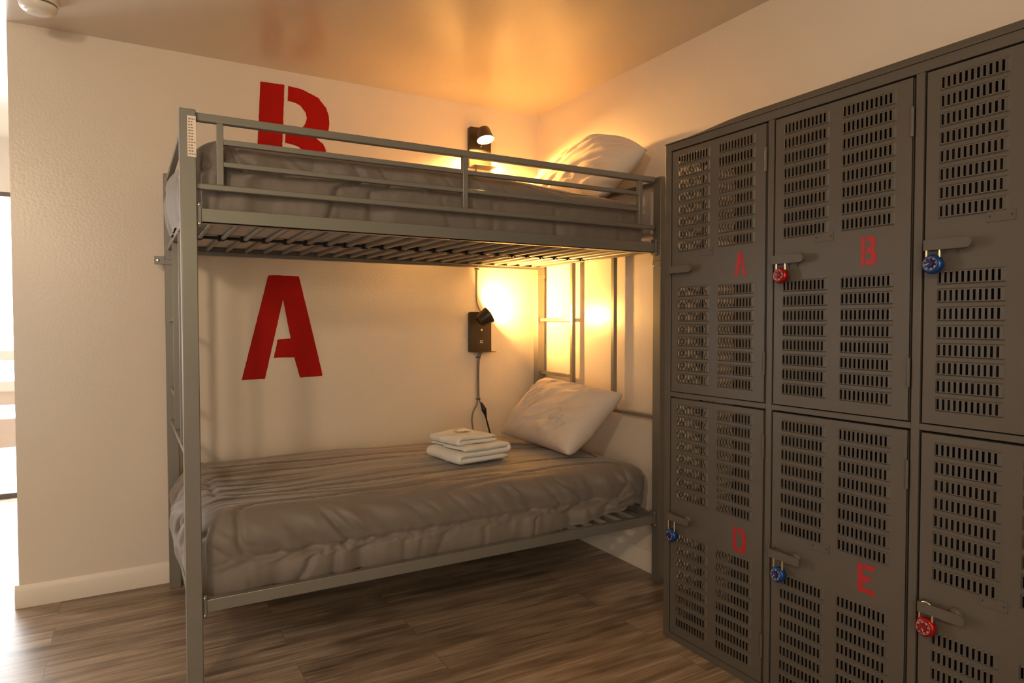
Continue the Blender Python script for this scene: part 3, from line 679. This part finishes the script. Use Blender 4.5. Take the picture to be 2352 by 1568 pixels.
for r in range(2):
    for c in range(3):
        oy, oz = cols[c], zb[r]
        if door_src is None:
            dmb = door_mesh(); dmb.v = [Vector((LX + v.x, oy + v.y, oz + v.z)) for v in dmb.v]
            d = dmb.build('door', M_lock, lock_root, smooth=False); door_src = d; src_o = (oy, oz)
            md = d.modifiers.new('sheet', 'SOLIDIFY'); md.thickness = .0011; md.offset = -1
        else:
            d = bpy.data.objects.new('door', door_src.data); COL.objects.link(d); d.parent = lock_root
            d.location = (0, oy - src_o[0], oz - src_o[1])
            md = d.modifiers.new('sheet', 'SOLIDIFY'); md.thickness = .0011; md.offset = -1
        handle_parts(d, oy, oz)
        for (z0, z1) in ((.738, .814), (.088, .164)): hinge(d, oy, oz + z0, oz + z1)
        if (r, c) != (1, 0):
            pz = .494
            p = MB().box(LX - .0022, LX, oy - .203, oy - .143, oz + pz, oz + pz + .026).build('number_plate', M_lock, d, .0004)
            for yy in (.150, .196): MB().lathe([(0, .0016), (.0022, .0014), (.0028, 0)], (LX - .0022, oy - yy, oz + pz + .013), (-1, 0, 0), 12).build('rivet', M_lockin, p)
        ch = letters[r][c]
        if ch:
            mb = MB(); ly = oy - {'A': .300, 'B': .288, 'D': .303, 'E': .292}[ch]; lz = oz + {'A': .410, 'B': .414, 'D': .402, 'E': .420}[ch]
            for poly in STENCIL[ch]: mb.prism(rough_poly(poly, .0007, .006), ((LX - .0002, ly, lz), (0, -1, 0), (0, 0, 1), (-1, 0, 0)), .0005)
            L_ = mb.build('stencilled_letter', M_lred, d, smooth=False); L_['label'] = 'red stencilled letter %s' % ch

# ------------------------------------------------------------------ combination padlocks
def text_mesh(txt, size, mtx, mb):
    cu = bpy.data.curves.new('t', 'FONT'); cu.body = txt; cu.size = size; cu.align_x = 'CENTER'; cu.align_y = 'CENTER'; cu.resolution_u = 2
    ob = bpy.data.objects.new('t', cu); COL.objects.link(ob)
    dg = bpy.context.evaluated_depsgraph_get(); me = ob.evaluated_get(dg).to_mesh()
    mb.add([mtx @ v.co for v in me.vertices], [tuple(p.vertices) for p in me.polygons])
    ob.evaluated_get(dg).to_mesh_clear(); bpy.data.objects.remove(ob); bpy.data.curves.remove(cu)
def padlock(y, z, tilt, body_m, dial_m, turn, label, top):
    o = Vector((LX - .028, y, z))
    r = empty('padlock', o, label, 'padlock')
    ax = Vector((-1, 0, 0)); ax = Matrix.Rotation(tilt, 3, 'Y') @ ax
    R = .0245
    MB().lathe([(0, -.010), (R - .004, -.010), (R - .001, -.008), (R, -.004), (R, .003), (R - .001, .006), (R - .004, .009), (R - .006, .0095), (0, .0095)], o, ax, 48).build('lock_body', body_m, r)
    dl = MB().lathe([(.0185, .0095), (.0185, .0115), (.0175, .0125), (.0105, .0128), (.0098, .0165), (.0088, .0178), (0, .0180)], o, ax, 48).build('dial', dial_m, r)
    A = Vector((0, -1, 0)); B = ax.cross(A).normalized()
    if B.z < 0: B = -B
    mk = MB(); on = o + ax * .01275
    for k in range(40):
        th = PI / 2 - 2 * PI * k / 40 + turn; dv = A * math.cos(th) + B * math.sin(th); tv = A * -math.sin(th) + B * math.cos(th)
        r0 = .0158 if k % 5 else .0150
        mk.add([on + dv * r0 + tv * .0003, on + dv * .0174 + tv * .0003, on + dv * .0174 - tv * .0003, on + dv * r0 - tv * .0003], [(0, 1, 2, 3)])
    for k in range(8):
        th = PI / 2 - 2 * PI * k / 8 + turn; dv = A * math.cos(th) + B * math.sin(th); tv = A * math.sin(th) - B * math.cos(th)
        mt = Matrix((tv, dv, ax)).transposed().to_4x4(); mt.translation = on + dv * .0130 + ax * .0001
        text_mesh(str(k * 5), .0052, mt, mk)
    pk = o + ax * .0182; th = PI * .8 + turn; dv = A * math.cos(th) + B * math.sin(th); tv = A * -math.sin(th) + B * math.cos(th)
    mk.add([pk + dv * .0005 + tv * .0006, pk + dv * .0085 + tv * .0006, pk + dv * .0085 - tv * .0006, pk + dv * .0005 - tv * .0006], [(0, 1, 2, 3)])
    mk.build('dial_marks', M_white, dl, smooth=False)
    pts = [o + Vector((0, .0155, .008))] + [o + Vector((.0, .0155 * math.cos(t), top + .0155 * math.sin(t))) for t in [PI * k / 10 for k in range(11)]] + [o + Vector((0, -.0155, .008))]
    MB().tube(pts, .0032, 10).build('shackle', M_brass, r)
    return r
padlock(cols[1] - .046, 1.349, .10, M_lkred, M_dred, .3, 'red combination padlock on the handle of locker B', .040)
padlock(cols[2] - .036, 1.350, .08, M_lkblue, M_dblue, 1.0, 'blue combination padlock on the upper locker to the right of locker B', .040)
padlock(cols[0] - .036, .412, .08, M_lkblue, M_dblue, 2.3, 'blue combination padlock on the handle of locker D', .052)
padlock(cols[1] - .048, .420, .10, M_lkblue, M_dblue, 1.6, 'blue combination padlock on the handle of locker E', .052)
padlock(cols[2] - .034, .432, .08, M_lkred, M_dred, 2.6, 'red combination padlock on the lower locker to the right of locker E', .048)
